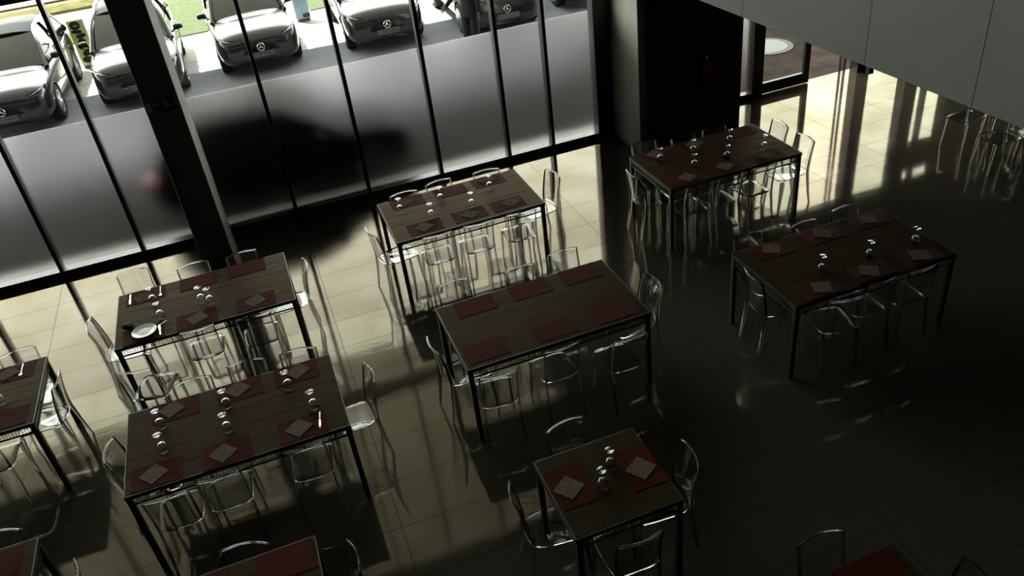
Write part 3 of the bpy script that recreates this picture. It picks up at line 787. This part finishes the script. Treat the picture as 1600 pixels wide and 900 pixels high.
def make_car(name, pm_, plate=None, tail=False):
    root = empty(name)
    body = body_mesh(name).build('body', pm_, root, smooth=True, angle=80)
    s = body.modifiers.new('s', 'SUBSURF'); s.levels = 2; s.render_levels = 2
    cutters = []
    for yy_ in (.86, 3.62):
        for sx in (-1, 1):
            c = MB(); c.lathe([(.0001, -.2), (.385, -.2), (.385, .2), (.0001, .2)], 32, (sx * .86, yy_, .345), 'x')
            co = c.build('cut', MT['rubber']); cutters.append(co)
            m_ = body.modifiers.new('b', 'BOOLEAN'); m_.operation = 'DIFFERENCE'; m_.object = co; m_.solver = 'EXACT'
    bake(body)
    for co in cutters: bpy.data.objects.remove(co)
    for p in body.data.polygons: p.use_smooth = True
    try: body.data.set_sharp_from_angle(angle=math.radians(35))
    except Exception: pass
    body.data.materials.clear(); body.data.materials.append(pm_)
    # greenhouse glass: windscreen, side windows, rear screen
    wl, wr_ = .80, .60
    def quad(name_, fn, nu=6, nv=6, m=MT['carglass'], t=(0, 0, -.01)):
        q = MB(); q.slab(fn, nu, nv, lambda u, v: t); return q.build(name_, m, root, smooth=True, angle=60)
    zr = 1.60
    quad('windscreen', lambda u, v: ((2 * u - 1) * (.80 - .19 * v), 1.28 + .78 * v + .10 * (2 * u - 1) ** 2 * (1 - .3 * v), 1.02 + .525 * v + .05 * math.sin(PI * v) * .6), 10, 8, t=(0, .004, -.01))
    quad('rear_screen', lambda u, v: ((2 * u - 1) * (.74 - .15 * v), 4.36 - .42 * v - .06 * (2 * u - 1) ** 2, 1.02 + .53 * v), 8, 6, t=(0, -.005, -.01))
    for sx in (-1, 1):
        q = MB(); pts_b = [(1.42, 1.0), (2.1, 1.005), (3.0, 1.015), (3.7, 1.02), (4.15, 1.05)]
        pts_t = [(2.08, 1.54), (2.35, 1.565), (3.0, 1.57), (3.55, 1.55), (3.86, 1.50)]
        def fn(u, v):
            k = u * 4; i = min(int(k), 3); f = k - i
            yb = pts_b[i][0] + (pts_b[i + 1][0] - pts_b[i][0]) * f; zb = pts_b[i][1] + (pts_b[i + 1][1] - pts_b[i][1]) * f
            yt = pts_t[i][0] + (pts_t[i + 1][0] - pts_t[i][0]) * f; zt = pts_t[i][1] + (pts_t[i + 1][1] - pts_t[i][1]) * f
            return (sx * (.845 - .205 * v + .03 * math.sin(PI * v)), yb + (yt - yb) * v, zb + (zt - zb) * v)
        q.slab(fn, 12, 5, lambda u, v: (-sx * .012, 0, 0)); q.build('side_window', MT['carglass'], root, smooth=True, angle=60)
        # pillars
        q = MB()
        q.tube([(sx * .83, 1.24, .985), (sx * .745, 1.72, 1.33), (sx * .66, 2.08, 1.545), (sx * .62, 2.4, 1.60)], [.05, .042, .04, .035], 8)
        q.tube([(sx * .62, 2.4, 1.60), (sx * .635, 3.0, 1.61), (sx * .62, 3.6, 1.585), (sx * .60, 3.95, 1.52)], .035, 8)
        q.tube([(sx * .60, 3.92, 1.53), (sx * .70, 4.15, 1.28), (sx * .78, 4.33, 1.02)], [.05, .07, .085], 8)
        q.build('roof_pillar', pm_, root, smooth=True)
        q = MB(); q.tube([(sx * .848, 2.78, 1.01), (sx * .80, 2.80, 1.3), (sx * .655, 2.82, 1.57)], .026, 8, .6); q.build('door_pillar', MT['grille'], root, smooth=True)
        # mirrors
        q = MB(); rings = []
        for k, (dx, sc) in enumerate([(.0, .6), (.03, .95), (.10, 1.0), (.17, .85), (.20, .5)]):
            rings.append([(sx * (.90 + dx), 1.62 + .075 * sc * math.cos(2 * PI * j / 10) + .1 * dx, 1.10 + .07 * sc * math.sin(2 * PI * j / 10)) for j in range(10)])
        q.loft(rings); q.tube([(sx * .85, 1.58, 1.01), (sx * .93, 1.60, 1.08)], .022, 6); q.build('wing_mirror', MT['grille'], root, smooth=True, angle=60)
        # headlamp on the corner
        q = MB()
        def hl(u, v):
            a = u; x = .50 + .36 * a; y = .085 + .30 * a ** 2.2 - .012; z = .70 + .06 * a + (.085 + .03 * a) * v
            y += .05 * v
            return (sx * x, y - .03, z)
        q.slab(hl, 10, 4, lambda u, v: (0, .05, -.005)); h = q.build('headlamp', MT['lamp'], root, smooth=True, angle=60)
        q = MB(); q.tube([(sx * .53, .062, .765), (sx * .66, .10, .80), (sx * .78, .19, .835), (sx * .85, .31, .865)], [.006, .009, .010, .006], 6)
        q.build('light_strip', MT['drl'], h, smooth=True)
        # side intake blade
        q = MB(); q.tube([(sx * .52, .075, .34), (sx * .66, .105, .36), (sx * .77, .16, .47)], [.008, .014, .006], 6); q.build('bumper_blade', MT['drl'] if not tail else MT['grille'], root, smooth=True)
        if tail:
            q = MB(); q.slab(lambda u, v: (sx * (.50 + .34 * u), 4.545 - .20 * u ** 2 + .01, .78 + .13 * v), 8, 2, lambda u, v: (0, -.06, 0)); q.build('tail_lamp', MT['taillight'], root, smooth=True)
        # wheels
        for yy_ in (.86, 3.62):
            wh = MB(); wh.lathe([(.20, -.11), (.325, -.11), (.345, -.09), (.348, 0), (.345, .09), (.325, .11), (.235, .112), (.225, .085), (.225, -.08), (.20, -.11)], 36, (sx * .80, yy_, .335 + .013), 'x')
            t_ = wh.build('tyre', MT['rubber'], root, smooth=True)
            rm = MB(); X = sx * .895
            rm.lathe([(.206, -.03), (.232, -.03), (.232, .012), (.212, .014), (.206, -.03)], 36, (X, yy_, .348), 'x')
            rm.lathe([(.0001, -.04), (.055, -.04), (.05, .012), (.0001, .015)], 20, (X, yy_, .348), 'x')
            for k in range(10):
                a = 2 * PI * k / 10 + .3 * (k % 2 - .5)
                ca, sa = math.cos(a), math.sin(a); p, n2 = (ca, sa), (-sa, ca)
                pts = [(.04, .016), (.21, .010), (.21, -.010), (.04, -.016)]
                vs = []
                for dx in (-.03, .008):
                    for r_2, o_ in pts: vs.append((X + dx * sx, yy_ + p[0] * r_2 + n2[0] * o_, .348 + p[1] * r_2 + n2[1] * o_))
                rm.add(vs, [(0, 1, 2, 3), (4, 7, 6, 5), (0, 4, 5, 1), (1, 5, 6, 2), (2, 6, 7, 3), (3, 7, 4, 0)])
            rm.build('rim', MT['alloy'], t_, smooth=True, angle=30)
        dh = MB(); dh.box(-.006, .006, -.09, .09, -.012, .012)
        for yy_ in (2.55, 3.45):
            d = MB(); d.box(sx * .918 - .008, sx * .918 + .008, yy_ - .09, yy_ + .09, .80, .825); d.build('door_handle', pm_, root, bevel=.004)
    # closed dark cabin behind the glass
    q = MB(); rings = []
    for (yy_, wb, wt, zt) in [(1.42, .76, .74, 1.04), (1.75, .77, .66, 1.27), (2.12, .78, .58, 1.525), (2.6, .78, .58, 1.57), (3.2, .78, .58, 1.57), (3.75, .77, .56, 1.53), (3.98, .75, .56, 1.44), (4.28, .70, .62, 1.06)]:
        rings.append([(-wb, yy_, .90), (wb, yy_, .90), (wb, yy_, 1.0), (wt, yy_, zt - .03), (wt * .85, yy_, zt), (-wt * .85, yy_, zt), (-wt, yy_, zt - .03), (-wb, yy_, 1.0)])
    q.loft(rings); q.build('cabin', MT['cabin'], root)
    # roof
    quad('roof', lambda u, v: ((2 * u - 1) * (.62 + .02 * math.sin(PI * v)), 2.06 + 1.90 * v + .06 * (2 * u - 1) ** 2 * (1 - v) * 1.2, 1.555 + .075 * math.sin(PI * (v * .85 + .13)) - .045 * (2 * u - 1) ** 4 + .025 * (1 - (2 * u - 1) ** 2) - .05 * max(0, v - .8) * 5 * .6), 14, 12, MT['satin'], (0, 0, -.03))
    # grille, emblem, plate
    def front(u, v, w0, w1, z0, z1, d):
        x = (2 * u - 1) * (w0 + (w1 - w0) * v); z = z0 + (z1 - z0) * v
        return (x, -.012 - d + .16 * abs(x / .75) ** 2.6 + .05 * v * v, z)
    quad('grille', lambda u, v: front(u, v, .50, .60, .475, .715, .012), 16, 5, MT['grille'], (0, .07, 0))
    quad('lower_intake', lambda u, v: front(u, v, .55, .45, .28, .385, -.005), 16, 4, MT['grille'], (0, .08, 0))
    q = MB(); n = 28; R_ = .078
    for k in range(1): q.tube([(R_ * math.cos(2 * PI * j / n), -.048, .60 + R_ * math.sin(2 * PI * j / n)) for j in range(n + 1)], .009, 6)
    for k in range(3):
        a = PI / 2 + 2 * PI * k / 3; tip = (R_ * math.cos(a), R_ * math.sin(a)); l_ = (.02 * math.cos(a + PI / 2), .02 * math.sin(a + PI / 2))
        q.add([(tip[0], -.05, .60 + tip[1]), (l_[0], -.045, .60 + l_[1]), (-l_[0], -.045, .60 - l_[1]), (0, -.066, .60)], [(0, 1, 3), (0, 3, 2), (1, 2, 3), (0, 2, 1)])
    q.build('front_emblem', MT['chrome'], root)
    if plate:
        po = bx(-.26, .26, -.064, -.05, .395, .505).build('number_plate', MT['plate'], root, bevel=.004)
        bx(-.258, -.222, -.066, -.064, .397, .503).build('plate_band', MT['plateblue'], po)
        text_mesh(plate, .105, MT['platetext'], 'plate_characters', po, (.018, -.0645, .45), (PI / 2, 0, 0))
    bx(-.62, .62, .25, 4.3, .20, .26).build('underbody', MT['rubber'], root)
    return root

CARS = [(-4.72, 18.0, -2, 'navy', '8517 MLW', 'dark navy parked car, leftmost, showing its lit right flank and roof'),
        (-2.12, 18.3, 1, 'blue', '6148 MBG', 'grey blue parked car half hidden behind the square column'),
        (.44, 18.80, 2, 'silver', '3749 MBZ', 'silver grey parked car with its bonnet fully in view, right of the column'),
        (3.22, 18.50, -2, 'black', '1302 MBX', 'black parked car with a bright bonnet, second to the right of the column'),
        (5.80, 17.70, -2, 'teal', '5011 LLD', 'dark parked car beside the standing person'),
        (8.40, 18.30, -2, 'black', '2264 MCB', 'dark parked car at the far right corner of the glazing')]
for x, y, a, p, plt, lab in CARS:
    c = make_car('car', PAINT[p], plt); c.location = (x, y, -.03); c.rotation_euler = (0, 0, math.radians(a)); tag(c, lab, 'car', 'cars parked facing the glazing')
c = make_car('car', PAINT['matt'], None, True); c.scale = (.96, .885, .87); c.location = (2.20, 12.85, -.03); c.rotation_euler = (0, 0, PI / 2)
for ch in c.children:
    if ch.name.split('.')[0] not in ('tail_lamp', 'tyre'): ch.data.materials.clear(); ch.data.materials.append(PAINT['matt'])
    for g_ in ch.children:
        if ch.name.startswith('headlamp'): g_.data.materials.clear(); g_.data.materials.append(PAINT['matt'])
tag(c, 'black car parked close behind the frosted glass, blurred by it', 'car')

# ------------------------------------------------------------------ totems by the parking bays
def totem(x, y, main, second, lab):
    t = empty('charging_totem', (x, y, -.03), math.radians(-4)); tag(t, lab, 'totem')
    bx(-.17, .17, -.06, .06, .0, .07).build('base', MT['greyband'], t, bevel=.004)
    bx(-.19, .19, -.06, .06, .07, 1.16).build('panel', MT['white'], t, bevel=.01)
    bx(-.185, .15 if second is None else .185, -.064, -.06, .09, 1.15).build('printed_face', main, t)
    def oval(cx, cz, a, bb_, ang):
        q = MB(); ca, sa = math.cos(ang), math.sin(ang); pts = []
        for k in range(20):
            th = 2 * PI * k / 20; ex = a * math.copysign(abs(math.cos(th)) ** .8, math.cos(th)); ez = bb_ * math.copysign(abs(math.sin(th)) ** .8, math.sin(th))
            pts.append((cx + ex * ca - ez * sa, cz + ex * sa + ez * ca))
        q.add([(px_, -.069, pz_) for px_, pz_ in pts] + [(px_, -.064, pz_) for px_, pz_ in pts], [tuple(range(20)), tuple(reversed(range(20, 40)))] + [(i, i + 20, (i + 1) % 20 + 20, (i + 1) % 20) for i in range(20)])
        q.build('printed_mark', MT['blackplastic'], t)
    if second is None:
        for o_ in ((-.02, 1.03, .115, .095, 0), (-.03, .885, .115, .045, -.1), (.03, .78, .115, .05, .15), (-.01, .585, .095, .145, -.35), (.02, .37, .105, .07, .5), (.0, .20, .135, .075, -.15)): oval(*o_)
        bx(-.06, .04, -.071, -.069, 1.01, 1.03).build('white_stripe', MT['white'], t)
    else:
        bx(-.185, .185, -.066, -.064, .62, .78).build('grey_band', second, t)
        bx(-.0, .18, -.067, -.064, .09, .2).build('dark_foot_print', MT['blackplastic'], t)
    return t
totem(-3.52, 22.45, MT['lime'], None, 'lime green totem with a stack of dark oval marks, between two parked cars')
totem(1.80, 22.72, MT['paleblue'], MT['greyband'], 'pale blue totem with a grey band, right of the silver car')

# ------------------------------------------------------------------ the person beside the car
def skin(name, verts, edges, radii, m, parent, root_i=0, levels=2):
    me = bpy.data.meshes.new(name); me.from_pydata(verts, edges, []); o = bpy.data.objects.new(name, me); COL.objects.link(o)
    o.modifiers.new('skin', 'SKIN'); s_ = o.modifiers.new('sub', 'SUBSURF'); s_.levels = levels; s_.render_levels = levels
    for i, r in enumerate(radii):
        sv = me.skin_vertices[0].data[i]; sv.radius = r if isinstance(r, tuple) else (r, r); sv.use_root = (i == root_i)
    bake(o); o.data.materials.clear(); o.data.materials.append(m)
    for p in o.data.polygons: p.use_smooth = True
    o.parent = parent
    return o
ps = empty('person', (4.78, 17.15, -.03), math.radians(-55)); tag(ps, 'person in dark jacket and trousers standing beside a parked car, one arm reaching out', 'person')
# local: facing -y, x to the figure's left
SH = 1.42
V = [(0, 0, .95), (0, .01, 1.12), (0, .015, 1.30), (0, .01, 1.42), (0, -.005, 1.50), (0, -.015, 1.56), (0, -.02, 1.66), (0, -.015, 1.74),      # 0-7 spine to crown
     (.10, 0, .90), (.11, -.01, .50), (.115, .015, .09), (.12, -.09, .035), (.12, -.15, .03),                        # 8-12 left leg
     (-.10, 0, .90), (-.11, -.03, .50), (-.13, -.02, .09), (-.135, -.12, .035), (-.135, -.18, .03),                  # 13-17 right leg
     (.10, .01, 1.41), (.20, .01, 1.38), (.25, .03, 1.10), (.26, -.03, .86),                                         # 18-21 left arm
     (-.10, .01, 1.41), (-.20, .01, 1.38), (-.33, -.10, 1.16), (-.44, -.24, .98)]                                    # 22-25 right arm
E_ = [(0, 1), (1, 2), (2, 3), (3, 4), (4, 5), (5, 6), (6, 7), (0, 8), (8, 9), (9, 10), (10, 11), (11, 12), (0, 13), (13, 14), (14, 15), (15, 16), (16, 17),
      (3, 18), (18, 19), (19, 20), (20, 21), (3, 22), (22, 23), (23, 24), (24, 25)]
Rr = [(.15, .10), (.135, .095), (.15, .105), (.13, .09), (.055, .055), (.06, .06), (.078, .092), (.05, .06), (.085, .085), (.058, .058), (.038, .038), (.04, .03), (.03, .02),
      (.085, .085), (.058, .058), (.038, .038), (.04, .03), (.03, .02), (.06, .06), (.055, .055), (.042, .042), (.028, .028), (.06, .06), (.055, .055), (.042, .042), (.028, .028)]
skin('body', V, E_, Rr, MT['skin'], ps)
def g(r, k): return (r[0] + k, r[1] + k)
b = MB()
for a_, k_, f_2 in ((8, 9, 10), (13, 14, 15)):
    hx = V[a_][0]
    b.tube([(hx * .8, .005, 1.0), (hx * .95, .0, .86), V[k_], (V[f_2][0], V[f_2][1], .24), (V[f_2][0], V[f_2][1], .075)], [.11, .118, .085, .078, .080], 16)
b.build('trousers', MT['trousers'], ps, smooth=True, angle=70)
ji = [0, 1, 2, 3, 18, 19, 20, 21, 22, 23, 24, 25]
mp_ = {v: i for i, v in enumerate(ji)}
JV = [V[i] for i in ji]; JV[0] = (0, 0, .74)
skin('jacket', JV, [(mp_[a], mp_[b]) for a, b in E_ if a in mp_ and b in mp_], [(.225, .175), (.18, .14), (.185, .14), (.15, .11), (.08, .08), (.075, .075), (.06, .06), (.045, .045), (.08, .08), (.075, .075), (.06, .06), (.045, .045)], MT['jacket'], ps)
b = MB(); rings = []
for z_, rx, ry in [(1.16, .14, .10), (1.08, .178, .132), (1.0, .19, .145), (.90, .205, .16), (.80, .218, .172), (.775, .215, .17), (.775, .12, .10)]:
    rings.append([(rx * math.cos(2 * PI * k / 24), .005 + ry * math.sin(2 * PI * k / 24), z_) for k in range(24)])
b.loft(rings); b.build('jacket_hem', MT['jacket'], ps, smooth=True)
for s_, (x, y) in ((1, (.12, -.06)), (-1, (-.135, -.09))):
    b = MB(); rings = []
    for (dy, wd, h) in [(.10, .03, .06), (.08, .042, .085), (.0, .045, .09), (-.08, .05, .06), (-.14, .042, .045), (-.17, .02, .03)]:
        rings.append([(x + wd * math.cos(2 * PI * k / 12), y + dy, max(0, h / 2 + h / 2 * math.sin(2 * PI * k / 12))) for k in range(12)])
    b.loft(rings); b.build('shoe', MT['blackplastic'], ps, smooth=True)
b = MB(); rings = []
for i in range(9):
    ph = PI * .62 * i / 8; rings.append([(.098 * math.sin(ph) * math.cos(2 * PI * k / 16), .005 + .112 * math.sin(ph) * math.sin(2 * PI * k / 16) + .02 * (i / 8), 1.70 + .105 * math.cos(ph) - (.0 if math.sin(2 * PI * k / 16) > -.2 else -.045 * (i / 8))) for k in range(16)])
b.loft(rings); b.build('hair', MT['hair'], ps, smooth=True)
b = MB(); b.tube([(0, -.095, 1.675), (0, -.115, 1.645), (0, -.100, 1.632)], [.009, .014, .008], 8)
for sx in (-1, 1): b.tube([(sx * .075, .0, 1.675), (sx * .088, .01, 1.66), (sx * .078, .005, 1.63)], [.010, .014, .008], 8)
b.build('face_features', MT['skin'], ps, smooth=True)
b = MB()
for sx in (-1, 1): b.lathe([(.0001, -.005), (.009, -.004), (.011, 0), (.009, .004), (.0001, .005)], 10, (sx * .032, -.092, 1.675))
b.build('eyes', MT['hair'], ps, smooth=True)
b = MB(); b.tube([(-.024, -.088, 1.605), (0, -.098, 1.602), (.024, -.088, 1.605)], [.003, .006, .003], 6); b.build('mouth', MT['lips'], ps, smooth=True)
for wp, dirv, side, nm in ((Vector(V[21]), Vector((.0, -.10, -1)).normalized(), 1, 'left'), (Vector(V[25]), Vector((-.45, -.55, -.70)).normalized(), -1, 'right')):
    acr = Vector((0, -1, 0)) if side == 1 else Vector((-.5, -.2, .6)); acr = (acr - dirv * acr.dot(dirv)).normalized(); pn = dirv.cross(acr).normalized() * side
    V2 = [wp, wp + dirv * .05, wp + dirv * .085]; E2 = [(0, 1), (1, 2)]; R2 = [(.024, .018), (.036, .016), (.036, .014)]
    for k, ln_ in enumerate((.072, .082, .076, .058)):
        base = wp + dirv * .088 + acr * (.03 - .02 * k); i0 = len(V2)
        V2 += [base, base + dirv * ln_ * .45 - pn * .006, base + dirv * ln_ * .75 - pn * .020, base + dirv * ln_ * .95 - pn * .036]
        E2 += [(2, i0), (i0, i0 + 1), (i0 + 1, i0 + 2), (i0 + 2, i0 + 3)]; R2 += [.010, .009, .0085, .007]
    i0 = len(V2); base = wp + dirv * .035 + acr * .034
    V2 += [base, base + dirv * .025 + acr * .022 - pn * .01, base + dirv * .055 + acr * .026 - pn * .02]; E2 += [(1, i0), (i0, i0 + 1), (i0 + 1, i0 + 2)]; R2 += [.013, .011, .008]
    skin('hand', [tuple(v) for v in V2], E2, R2, MT['shadeskin'], ps)
